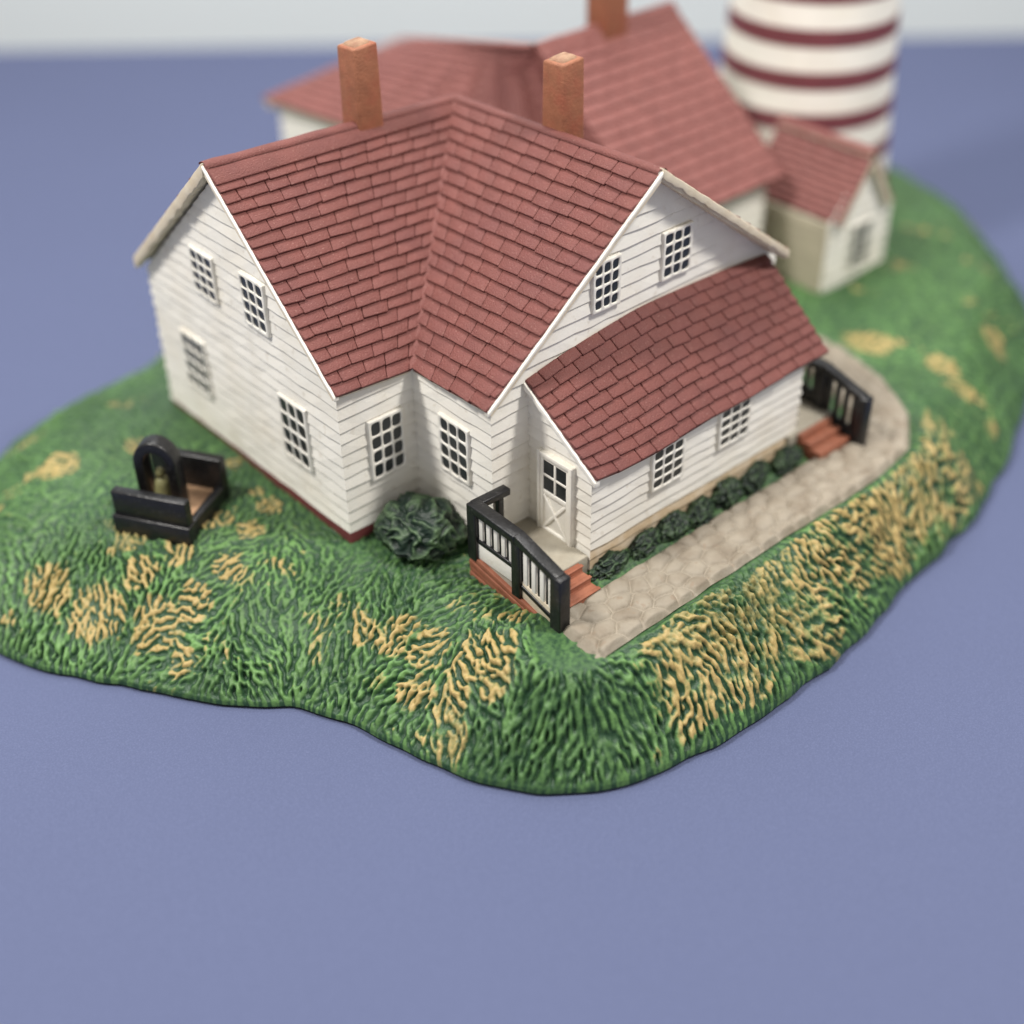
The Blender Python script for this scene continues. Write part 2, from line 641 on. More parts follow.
# relief of the grass: strands running down the slope (oriented noise on a fine grid)
GX0, GX1, GY0, GY1, GR = -5.2, 18.4, -6.2, 13.8, 0.015
gx, gy = np.arange(GX0, GX1, GR), np.arange(GY0, GY1, GR)


def lowfreq(X, Y, sc, seed):
    r = np.random.default_rng(seed)
    out = np.zeros_like(X)
    for k in range(14):
        a = r.uniform(0, 2 * math.pi)
        f = sc * r.uniform(0.5, 1.6)
        out += np.sin((X * math.cos(a) + Y * math.sin(a)) * f + r.uniform(0, 6.28))
    return out / math.sqrt(7)


def gabor_field():
    CX, CY = np.meshgrid(np.arange(GX0, GX1, 0.2), np.arange(GY0, GY1, 0.2), indexing='ij')
    Dc, NX, NY = signed_dist(CX, CY)
    ang = np.arctan2(CY - NY, CX - NX) + 0.55 * lowfreq(CX, CY, 2.6, 5) + np.where(Dc > 0, 0, math.pi)
    H = np.zeros((len(gx), len(gy)), np.float32)
    fine = int(13.7 * 9.8 * 900)
    far = int(23 * 19 * 60)
    pts = np.concatenate([np.stack([rng.uniform(-5.2, 8.5, fine), rng.uniform(-6.2, 3.6, fine)], 1),
                          np.stack([rng.uniform(GX0, GX1, far), rng.uniform(GY0, GY1, far)], 1)])
    K = 17
    oy, ox = np.meshgrid(np.arange(-K, K + 1) * GR, np.arange(-K, K + 1) * GR)
    nfine = fine
    for i, (x, y) in enumerate(pts):
        if i >= nfine and x < 8.5 and y < 3.6:
            continue
        ci, cj = int((x - GX0) / 0.2), int((y - GY0) / 0.2)
        if Dc[min(ci, Dc.shape[0] - 1), min(cj, Dc.shape[1] - 1)] < -0.4:
            continue
        a = ang[min(ci, ang.shape[0] - 1), min(cj, ang.shape[1] - 1)] + rng.normal(0, 0.42)
        lam = rng.uniform(0.088, 0.160)
        i0, j0 = int(round((x - GX0) / GR)) - K, int(round((y - GY0) / GR)) - K
        if i0 < 0 or j0 < 0 or i0 + 2 * K + 1 > H.shape[0] or j0 + 2 * K + 1 > H.shape[1]:
            continue
        al = ox * math.cos(a) + oy * math.sin(a)
        ac = -ox * math.sin(a) + oy * math.cos(a)
        k = np.exp(-(al / 0.085) ** 2 / 2 - (ac / 0.042) ** 2 / 2) * np.cos(2 * math.pi * ac / lam + rng.uniform(0, 6.28))
        H[i0:i0 + 2 * K + 1, j0:j0 + 2 * K + 1] += k
    H /= H[H != 0].std()
    # broad rounded ridges that run together, with narrow pits between them
    H2 = np.roll(np.roll(H[:, ::-1], 37, 0), -53, 1)
    return np.clip(np.tanh(0.95 * H + 0.30 + 0.22 * H2), -1, 1)


GF = gabor_field()


def sample(X, Y):
    fx = np.clip((X - GX0) / GR, 0, GF.shape[0] - 1.01)
    fy = np.clip((Y - GY0) / GR, 0, GF.shape[1] - 1.01)
    i, j = fx.astype(int), fy.astype(int)
    u, v = fx - i, fy - j
    return (GF[i, j] * (1 - u) * (1 - v) + GF[i + 1, j] * u * (1 - v) + GF[i, j + 1] * (1 - u) * v + GF[i + 1, j + 1] * u * v)


# brushed tan patches: (pixel of the photograph, radius in cm), put on the ground
TAN = [((362, 606), 0.30), ((395, 612), 0.42), ((430, 632), 0.50), ((470, 648), 0.48), ((500, 652), 0.38), ((415, 655), 0.36), ((450, 668), 0.36), ((495, 672), 0.26), ((455, 694), 0.22), ((215, 520), 0.32), ((180, 548), 0.34), ((135, 535), 0.3),
       ((150, 590), 0.5), ((190, 578), 0.42), ((225, 560), 0.36), ((250, 530), 0.32), ((270, 505), 0.3), ((140, 560), 0.36), ((170, 615), 0.25),
       ((140, 450), 0.30), ((235, 465), 0.22), ((90, 585), 0.5), ((40, 560), 0.45), ((60, 470), 0.4), ((255, 490), 0.25),
       ((868, 352), 0.62), ((940, 372), 0.4), ((1000, 330), 0.4)]
TANW = [(at(p[0], p[1], 2, -0.15), r) for p, r in TAN]


def tan_mask(X, Y, D):
    nz = lowfreq(X, Y, 4.5, 21)
    nf = lowfreq(X, Y, 13, 22)
    m = np.zeros_like(X)
    for c, r in TANW:
        m = np.maximum(m, 1 - np.hypot(X - c.x, Y - c.y) / r / 1.0)
    m = sstep(-0.12, 0.42, m + 0.13 * nz + 0.07 * nf)
    band = sstep(0.8, 1.6, X) * sstep(0.02, 0.12, D + 0.06 * nz) * sstep(1.42, 1.2, D + 0.10 * nz) * sstep(12.5, 11, X) * sstep(10.5, 8.5, X) * (Y < -1.5)
    band *= sstep(-2.2, -1.0, lowfreq(X, Y, 2.6, 33))
    band *= 0.95 + 0.08 * nz + 0.12 * nf
    return np.clip(np.maximum(m, band), 0, 1)


def make_base():
    def axis(a, b, f0, f1, fine, coarse):
        return np.concatenate([np.arange(a, f1, fine), np.arange(f1, b, coarse)])
    xs = axis(GX0, GX1, 0, 8.6, 0.0142, 0.06)
    ys = axis(GY0, GY1, 0, 3.2, 0.0142, 0.06)
    X, Y = np.meshgrid(xs, ys, indexing='ij')
    D, NX, NY = signed_dist(X, Y)
    Z = base_height(X, Y, D)
    lift = 1 - sstep(PATH_HW * 0.9, PATH_HW + 0.65, path_dist(X, Y))
    Z = Z * (1 - lift) + np.maximum(Z, -0.015) * lift
    # smooth normal
    Zx = np.gradient(Z, xs, axis=0)
    Zy = np.gradient(Z, ys, axis=1)
    ln = np.sqrt(1 + Zx ** 2 + Zy ** 2)
    g = sample(X, Y)
    pd = path_dist(X, Y)
    onpath = 1 - sstep(PATH_HW - 0.02, PATH_HW + 0.16, pd)
    house = 1 - sstep(0.0, 0.75, np.maximum(np.maximum(-X, X - 6.8), np.maximum(-Y - 2.8 * (X > 1.0) - 0.3, Y - 5.2)))
    calm = np.clip(1 - onpath - 0.72 * house, 0, 1)
    amp = 0.043 * calm * (0.55 + 0.45 * sstep(2.4, 0.9, D)) * sstep(-0.02, 0.10, D) * (1 + 0.25 * lowfreq(X, Y, 3.0, 8))
    fineb = lowfreq(X, Y, 26, 77) * 0.5 + lowfreq(X, Y, 45, 78) * 0.35
    gate = 0.78 + 0.22 * np.tanh(1.4 * lowfreq(X, Y, 9, 79) + 0.8 * lowfreq(X, Y, 17, 80))
    g = g * gate + 0.10 * np.clip(g, 0, 1) * fineb
    disp = amp * g + 0.015 * fineb * calm * sstep(0.0, 0.1, D)
    big = 0.035 * lowfreq(X, Y, 2.0, 17) * sstep(0, 0.5, D) * calm
    tot = disp + big
    Z2 = Z + tot / ln - 0.05 * onpath
    X2 = X - tot * Zx / ln
    Y2 = Y - tot * Zy / ln
    out = D < 0
    X2 = np.where(out, NX, X2)
    Y2 = np.where(out, NY, Y2)
    Z2 = np.where(out, TABLE_Z + 0.055, Z2)
    Z2 = np.maximum(Z2, TABLE_Z + 0.055)
    keep = np.zeros(D.shape, bool)
    ins = D >= 0
    cell = ins[:-1, :-1] | ins[1:, :-1] | ins[:-1, 1:] | ins[1:, 1:]
    keep[:-1, :-1] |= cell
    keep[1:, :-1] |= cell
    keep[:-1, 1:] |= cell
    keep[1:, 1:] |= cell
    idx = -np.ones(D.shape, int)
    idx[keep] = np.arange(keep.sum())
    co = np.stack([X2[keep], Y2[keep], Z2[keep]], 1)
    i, j = np.nonzero(cell)
    q = np.stack([idx[i, j], idx[i + 1, j], idx[i + 1, j + 1], idx[i, j + 1]], 1)
    me = bpy.data.meshes.new('figurine_base')
    me.vertices.add(len(co))
    me.vertices.foreach_set('co', co.ravel().astype(np.float32))
    me.loops.add(q.size)
    me.loops.foreach_set('vertex_index', q.ravel().astype(np.int32))
    me.polygons.add(len(q))
    me.polygons.foreach_set('loop_start', np.arange(0, q.size, 4, dtype=np.int32))
    me.polygons.foreach_set('use_smooth', np.ones(len(q), bool))
    me.update(calc_edges=True)
    ca = me.color_attributes.new('paint', 'FLOAT_COLOR', 'POINT')
    ridge = np.clip(0.5 + 0.5 * (g * (0.8 + 0.3 * lowfreq(X, Y, 1.6, 91)) + 0.13 * fineb) * np.clip(calm * 1.4, 0.25, 1), 0, 1)
    tm = tan_mask(X, Y, D) * np.clip(1 - 1.4 * onpath, 0, 1)
    c = np.stack([ridge[keep], tm[keep], np.zeros(keep.sum()), np.ones(keep.sum())], 1)
    ca.data.foreach_set('color', c.ravel().astype(np.float32))
    me.materials.append(M['grass'])
    o = bpy.data.objects.new('figurine_base', me)
    COL.objects.link(o)
    return o


base = make_base()
tag(base, 'moulded resin base painted as green and tan grass on the blue table', 'model base')


M['felt'] = mat('dark_felt', (0.010, 0.016, 0.014), 0.95, 0.2, 8)
_pad = MB()
_c = OUTL.mean(0)
_ring = [(_p[0] - (_p[0] - _c[0]) * 0.004, _p[1] - (_p[1] - _c[1]) * 0.006) for _p in OUTL]
for _a, _b in zip(_ring, _ring[1:] + _ring[:1]):
    _pad.face([(_a[0], _a[1], TABLE_Z + 0.002), (_b[0], _b[1], TABLE_Z + 0.002), (_b[0], _b[1], TABLE_Z + 0.075), (_a[0], _a[1], TABLE_Z + 0.075)], 'felt')
_pad.build('felt_pad', base, weld=True)


def make_path():
    # distance along / across the centre line
    P = [Vector((p[0], p[1], 0)) for p in PATH_C]
    f = polyline(P)
    L = sum((b - a).length for a, b in zip(P, P[1:]))
    nu, nv = int(L / 0.016), 64
    # cobble centres
    cen = []
    r = random.Random(4)
    rows = 4
    s = -0.1
    while s < L + 0.3:
        for k in range(rows):
            cen.append((s + (k % 2) * 0.17 + r.uniform(-0.13, 0.13), -PATH_HW + (k + 0.5) * 2 * PATH_HW / rows + r.uniform(-0.08, 0.08)))
        s += 0.37
    cen = np.array(cen)
    verts, faces = [], []
    for i in range(nu + 1):
        t = i / nu
        p = f(t)
        d = (f(min(1, t + 0.01)) - f(max(0, t - 0.01))).normalized()
        n = Vector((-d.y, d.x, 0))
        for j in range(nv + 1):
            q = (j / nv - 0.5) * 2
            sx, sy = t * L, q * PATH_HW
            dd = np.sort(np.hypot((cen[:, 0] - sx) * 0.85, (cen[:, 1] - sy) * 1.1))[:2]
            e = dd[1] - dd[0]
            h = 0.060 * (1 - math.exp(-e * 19)) - 0.11 * dd[0]
            edge_ = min(1, (1 - abs(q)) * 7)
            w = PATH_HW * (1 + 0.03 * mnoise.noise(Vector((sx * 2, q, 0))))
            pt = p + n * (q * w)
            if i == 0:
                pt = pt - d * 0.0
            z = 0.0 + h * edge_ + 0.015 * mnoise.noise(Vector((sx * 3, sy * 3, 1))) - 0.05 * (1 - edge_)
            # pointed near end that sags towards the corner of the slope
            z -= 0.11 * max(0.0, 1 - sx / 0.13)
            verts.append((pt.x, pt.y, z))
    for i in range(nu):
        for j in range(nv):
            a = i * (nv + 1) + j
            faces.append((a, a + nv + 1, a + nv + 2, a + 1))
    me = bpy.data.meshes.new('footpath')
    me.from_pydata(verts, [], faces)
    me.materials.append(M['path'])
    me.polygons.foreach_set('use_smooth', [True] * len(faces))
    o = bpy.data.objects.new('footpath', me)
    COL.objects.link(o)
    tag(o, kind='structure')
    return o


make_path()

# ================================================================== COTTAGE
WA, XA, YB = 5.0, 1.30, -1.70          # depth of left wing, inner corner, gable plane of right wing
WBX = 7.07                             # far wall of the right wing
HE = 2.42                              # wall height at the eaves
cot = thing('cottage', 'white clapboard model cottage with red shingle roof, porch and lean-to, nearest the camera', 'house', (0, 0, -0.1))

# roof key points, measured
rakeL = at(135, 258, 0, -0.16)
apexA = at(203, 165, 0, -0.16)
rakeR = at(336, 398, 0, -0.10)
valley = at(412, 370, 1, -0.11)
junc = at(455, 97, 1, 2.5)
eaveB = at(487, 413, 1, -1.79)
apexB = at(662, 171, 1, -1.90)
tipB = at(788, 252, 1, -2.08)
backE = Vector((junc.x + (tipB.x - apexB.x), 5.15, tipB.z))
backA = Vector((-0.16, 5.11, rakeL.z))

w = MB()
# left gable wall (faces -x)
slope = (apexA.z - rakeR.z) / (apexA.y - rakeR.y)
pz = apexA.z - 0.20
siding(w, (0, 0, 0), (0, 1, 0), (-1, 0, 0), [(0, 0.0), (WA, 0.0), (WA, HE + 0.03), (apexA.y, pz), (0, HE - 0.08)], seed=1)
siding(w, (0, 0, 0), (1, 0, 0), (0, -1, 0), [(0, 0), (XA, 0), (XA, HE - 0.10), (0, HE - 0.12)], seed=2, ext1=False)
siding(w, (XA, YB, 0), (0, 1, 0), (-1, 0, 0), [(0, 0), (-YB, 0), (-YB, HE - 0.10), (0, HE - 0.10)], seed=3, ext1=False)
zB = apexB.z + (tipB.z - apexB.z) * (WBX - apexB.x) / (tipB.x - apexB.x) - 0.10
siding(w, (XA, YB, 0), (1, 0, 0), (0, -1, 0), [(0, 0), (WBX - XA, 0), (WBX - XA, zB), (apexB.x - XA, apexB.z - 0.12), (0, HE - 0.06)], seed=4)
siding(w, (WBX, YB, 0), (0, 1, 0), (1, 0, 0), [(0, 0), (WA - YB, 0), (WA - YB, HE), (0, HE)], seed=5)
siding(w, (0, WA, 0), (1, 0, 0), (0, 1, 0), [(0, 0), (WBX, 0), (WBX, HE), (0, HE)], seed=6)
w.build('wall', cot)

fd = MB()
zf = -0.16
for (x0, x1, y0, y1) in ((0.0, XA + 0.3, 0.0, WA), (XA + 0.003, WBX, YB, WA - 0.004)):
    fd.box(x0 - 0.035, x1 + 0.035, y0 - 0.035, y1 + 0.035, -0.45, 0.0, 'maroon')
fd.build('foundation', cot, bevel=0.03)

# main roof: shingles over a thin cream board
rf = MB()
shingles(rf, polyline([rakeR, valley]), polyline([apexA, junc]), 19, 0.42, 'red', seed=3, last=0.925)
shingles(rf, polyline([valley, eaveB]), polyline([junc, apexB]), 19, 0.40, 'red', seed=5, last=0.985)
shingles(rf, polyline([tipB, backE]), polyline([apexB, junc + Vector((0, 0.001, 0))]), 12, 0.6, 'red', seed=7)
shingles(rf, polyline([backE, backA]), polyline([junc, apexA]), 12, 0.6, 'red', seed=9)
roof = rf.build('roof', cot, bevel=0.014)
sl = MB()
for lo, hi in (((rakeR, valley), (apexA, junc)), ((valley, eaveB), (junc, apexB)), ((tipB, backE), (apexB, junc + Vector((0, 0.001, 0)))), ((backE, backA), (junc, apexA))):
    slab(sl, polyline(lo), polyline(hi), 'cream', 0.085)
sl.build('roof_board', roof)
# smooth moulded strips: ridge and valley
rc = MB()


def strip(mb, pts, wid, th, m, seed=0, n=24):
    f = polyline(pts)
    prev = None
    for k in range(n + 1):
        t = k / n
        p = f(t)
        d = (f(min(1, t + 0.01)) - f(max(0, t - 0.01))).normalized()
        s = d.cross(Vector((0, 0, 1))).normalized()
        u = s.cross(d).normalized()
        wv = wid * (1 + 0.10 * mnoise.noise(Vector((t * 9, seed, 0))))
        tv = th * (1 + 0.25 * mnoise.noise(Vector((t * 11, seed, 4))))
        ring = [p + s * (wv * math.cos(a)) + u * (tv * math.sin(a) - (0.0)) for a in [math.pi * q / 8 for q in range(9)]]
        if prev:
            for a, b, c, e in zip(prev, prev[1:], ring[1:], ring):
                mb.face([a, b, c, e], m)
        prev = ring


cap_lo0, cap_lo1 = rakeR.lerp(apexA, 0.905), valley.lerp(junc, 0.925)
nrmA = (valley - rakeR).cross(apexA - rakeR).normalized()
nrmA = nrmA if nrmA.z > 0 else -nrmA
up = Vector((0, 0, 0.02))
rc.hexa([cap_lo0 - nrmA * 0.05, cap_lo1 - nrmA * 0.05, junc - nrmA * 0.05, apexA - nrmA * 0.05],
        [cap_lo0 + nrmA * 0.055, cap_lo1 + nrmA * 0.055, junc + up, apexA + up], 'red')
strip(rc, [apexA + Vector((0, 0.02, -0.03)), junc + Vector((0, 0.02, -0.03))], 0.10, 0.065, 'red', 1)
strip(rc, [junc + Vector((0.02, 0, -0.03)), apexB + Vector((0.02, 0, -0.03))], 0.09, 0.06, 'red', 2)
rc.build('ridge_cap', roof, bevel=0.02, weld=True)
vs = MB()
strip(vs, [valley.lerp(junc, 0.01) + Vector((0, 0, 0.0)), valley.lerp(junc, 0.5) + Vector((0, 0, 0.0)), junc + Vector((0, 0, -0.02))], 0.115, 0.055, 'red', 3)
vs.build('valley_strip', roof, smooth=True, weld=True)

# gable boards (bargeboards)


def rake(a, b, inward, th=0.13, dep=0.07, name='bargeboard', m='cream', n=36, seed=0, lift=0.0):
    """board along a gable edge from a to b; inward = horizontal direction into the gable"""
    mb = MB()
    inward = Vector(inward)
    prev = None
    for k in range(n + 1):
        t = k / n
        p = a.lerp(b, t) + Vector((0, 0, lift + 0.014 * mnoise.noise(Vector((t * 17, seed, 0)))))
        h = th * (1 + 0.28 * mnoise.noise(Vector((t * 19, seed, 7))))
        q = [p - inward * 0.035, p + inward * dep, p + inward * dep - Vector((0, 0, h)), p - inward * 0.035 - Vector((0, 0, h))]
        if prev:
            for i in range(4):
                mb.face([prev[i], prev[(i + 1) % 4], q[(i + 1) % 4], q[i]], m)
        else:
            mb.face(q, m)
        prev = q
    mb.face(prev[::-1], m)
    return mb.build(name, cot, weld=True, bevel=0.012)


rake(rakeR, apexA, (1, 0, 0), 0.06, 0.05, seed=1, m='white')
rake(apexA, rakeL, (1, 0, 0), 0.20, 0.10, seed=2, lift=0.03)
rake(eaveB, apexB, (0, 1, 0), 0.07, 0.06, seed=3, m='white')
rake(apexB, tipB, (0, 1, 0), 0.14, 0.05, seed=4, lift=0.04)

# windows of the main body
X_, Y_ = (1, 0, 0), (0, 1, 0)
nX, nY = (-1, 0, 0), (0, -1, 0)
for (s0, s1, z0, z1, sh) in ((0.76, 1.46, 0.68, 1.75, 0.0), (1.46, 2.08, 2.64, 3.46, 0.0), (2.80, 3.45, 2.62, 3.38, 0.0), (3.50, 4.21, 0.68, 1.68, 0.0)):
    window(cot, (0, 0, 0), Y_, nX, s0, s1, z0, z1)
window(cot, (0, 0, 0), X_, nY, 0.42, 1.05, 0.72, 1.73)
window(cot, (XA, 0, 0), (0, 1, 0), nX, -1.28, -0.62, 0.88, 1.82)
window(cot, (0, YB, 0), X_, nY, 3.10, 3.64, 3.10, 3.86)
window(cot, (0, YB, 0), X_, nY, 4.46, 5.07, 3.12, 3.87)

# chimneys
for (cx, cy, zt) in ((2.60, 2.56, 5.90), (4.50, 0.32, 5.78)):
    c = MB()
    h = 0.225
    c.hexa([(cx - h, cy - h, 4.2), (cx + h, cy - h, 4.2), (cx + h, cy + h, 4.2), (cx - h, cy + h, 4.2)],
           [(cx - h * .93, cy - h * .93, zt), (cx + h * .93, cy - h * .93, zt + .03), (cx + h * .93, cy + h * .93, zt), (cx - h * .93, cy + h * .93, zt - .02)], 'chimney')
    ch = c.build('chimney', roof, bevel=0.035)
    t = MB()
    hh = h * .80
    t.hexa([(cx - hh, cy - hh, zt - .05), (cx + hh, cy - hh, zt - .05), (cx + hh, cy + hh, zt - .05), (cx - hh, cy + hh, zt - .05)],
           [(cx - hh * .7, cy - hh * .7, zt + .04), (cx + hh * .7, cy - hh * .7, zt + .06), (cx + hh * .7, cy + hh * .7, zt + .05), (cx - hh * .7, cy + hh * .7, zt + .03)], 'chimney_top')
    # depth limit thing > part > sub-part: the top is joined into the chimney mesh
    o2 = t.build('chimney', roof, bevel=0.02)
    bmj = bmesh.new()
    bmj.from_mesh(ch.data)
    nmat = len(ch.data.materials)
    me2 = o2.data
    bmj.from_mesh(me2)
    k = len(ch.data.polygons)
    bmj.faces.ensure_lookup_table()
    for fce in bmj.faces[k:]:
        fce.material_index = nmat
    bmj.to_mesh(ch.data)
    bmj.free()
    ch.data.materials.append(M['chimney_top'])
    bpy.data.objects.remove(o2)

# lean-to
XD, YD, XE = 1.985, -2.95, 6.40
lf = MB()
ylo, yhi = -3.08, YB - 0.045
eave_px = [(597, 481), (622, 471), (653, 455), (688, 433), (714, 417), (752, 397), (784, 377), (828, 352)]
top_px = [(525, 380), (560, 355), (600, 330), (640, 306), (680, 288), (722, 270), (766, 253)]
lo_c = polyline([at(x, y, 1, ylo) for x, y in eave_px])
hi_c = polyline([at(x, y, 1, yhi) for x, y in top_px])


def roof_z(u, y):
    a_, b_ = lo_c(u), hi_c(u)
    return a_.z + (b_.z - a_.z) * (y - ylo) / (yhi - ylo)


lt = MB()
siding(lt, (XD, YD, 0), Y_, nX, [(0, 0.0), (YB - YD, 0.0), (YB - YD, roof_z(0.01, YB) - 0.055), (0, roof_z(0.01, YD) - 0.055)], seed=11, ext1=False, bh=0.185)
tops = []
for k in range(15):
    u_ = k / 14
    p_ = lo_c(u_).lerp(hi_c(u_), (YD - ylo) / (yhi - ylo))
    if XD < p_.x < XE:
        tops.append((p_.x - XD, p_.z - 0.09))
tops = [(0, tops[0][1] + 0.02)] + [t_ for t_ in tops if t_[0] > 0.05] + [(XE - XD, tops[-1][1])]
siding(lt, (XD, YD, 0), X_, nY, [(0, 0.0), (XE - XD, 0.0)] + tops[::-1], seed=12, low='tan_wash', low_n=2, bh=0.165, off=0.034, z0=0.0)
siding(lt, (XE, YD, 0), Y_, (1, 0, 0), [(0, 0.0), (YB - YD, 0.0), (YB - YD, 2.58), (0, 1.45)], seed=13, ext1=False)
lean = lt.build('lean_to_wall', cot)
shingles(lf, lo_c, hi_c, 10, 0.37, 'red', t=0.05, seed=15)
lroof = lf.build('lean_to_roof', cot, bevel=0.018)
rake(lo_c(0) - Vector((0, 0, 0.03)), hi_c(0) - Vector((0, 0, 0.03)), (1, 0, 0), 0.09, 0.06, seed=8, m='white')
ls = MB()
slab(ls, lo_c, hi_c, 'white', 0.05, segs=40, drop=0.035)
ls.build('roof_board', lroof)
window(cot, (0, YD, 0), X_, nY, 3.10, 3.77, 0.76, 1.48, rows=4, shear=-0.0)
window(cot, (0, YD, 0), X_, nY, 4.50, 5.19, 0.84, 1.54, rows=4)
gap = MB()
gap.box(2.0, XE - 0.05, YD + 0.02, YD + 0.1, -0.3, 0.02, 'maroon')
gap.build('footing', cot)

# door
dr = MB()
dx = XD
y0, y1, z0, z1 = -2.60, -2.02, 0.22, 1.50


def dbox(ya, yb, za, zb, o0, o1, m='white'):
    dr.box(dx - o1 - 0.03, dx - o0, ya, yb, za, zb, m)


dbox(y0, y1, z0, z1, -0.02, 0.035)                                      # slab
dbox(y0 - 0.07, y0, z0, z1 + 0.08, -0.02, 0.085)
dbox(y1, y1 + 0.05, z0, z1 + 0.08, -0.02, 0.085)
dbox(y0 - 0.004, y1 + 0.002, z1, z1 + 0.07, -0.02, 0.078)
zm = 0.92
for (ya, yb, za, zb) in ((y0, y0 + .06, z0, z1), (y1 - .06, y1, z0, z1)):
    dbox(ya, yb, za, zb, 0.03, 0.062)
for (za, zb) in ((z0, z0 + .08), (zm - .05, zm + .03), (z1 - .05, z1)):
    dbox(y0 + .058, y1 - .058, za, zb, 0.03, 0.060)
dbox((y0 + y1) / 2 - .022, (y0 + y1) / 2 + .022, zm + .03, z1 - .05, 0.03, 0.057)
dbox(y0 + .06, y1 - .06, (zm + z1) / 2 - .03, (zm + z1) / 2 + .015, 0.03, 0.054)
for s in (1, -1):                                                       # cross braces of the lower panel
    a = Vector((dx - 0.075, y0 + 0.07 if s > 0 else y1 - 0.07, z0 + 0.08))
    b = Vector((dx - 0.075 - 0.002 * s, y1 - 0.07 if s > 0 else y0 + 0.07, zm - 0.05))
    dr.bar(a, b, 0.03 + 0.004 * s, 0.05, 'white', up=(0, 1, 0.3))
door = dr.build('door', cot, bevel=0.012)
dp = MB()
dp.box(dx - 0.074, dx - 0.05, y0 + 0.05, y1 - 0.05, zm + 0.02, z1 - 0.04, 'glass')
dp.build('pane', door)

# ------------------------------------------------------------------ porches


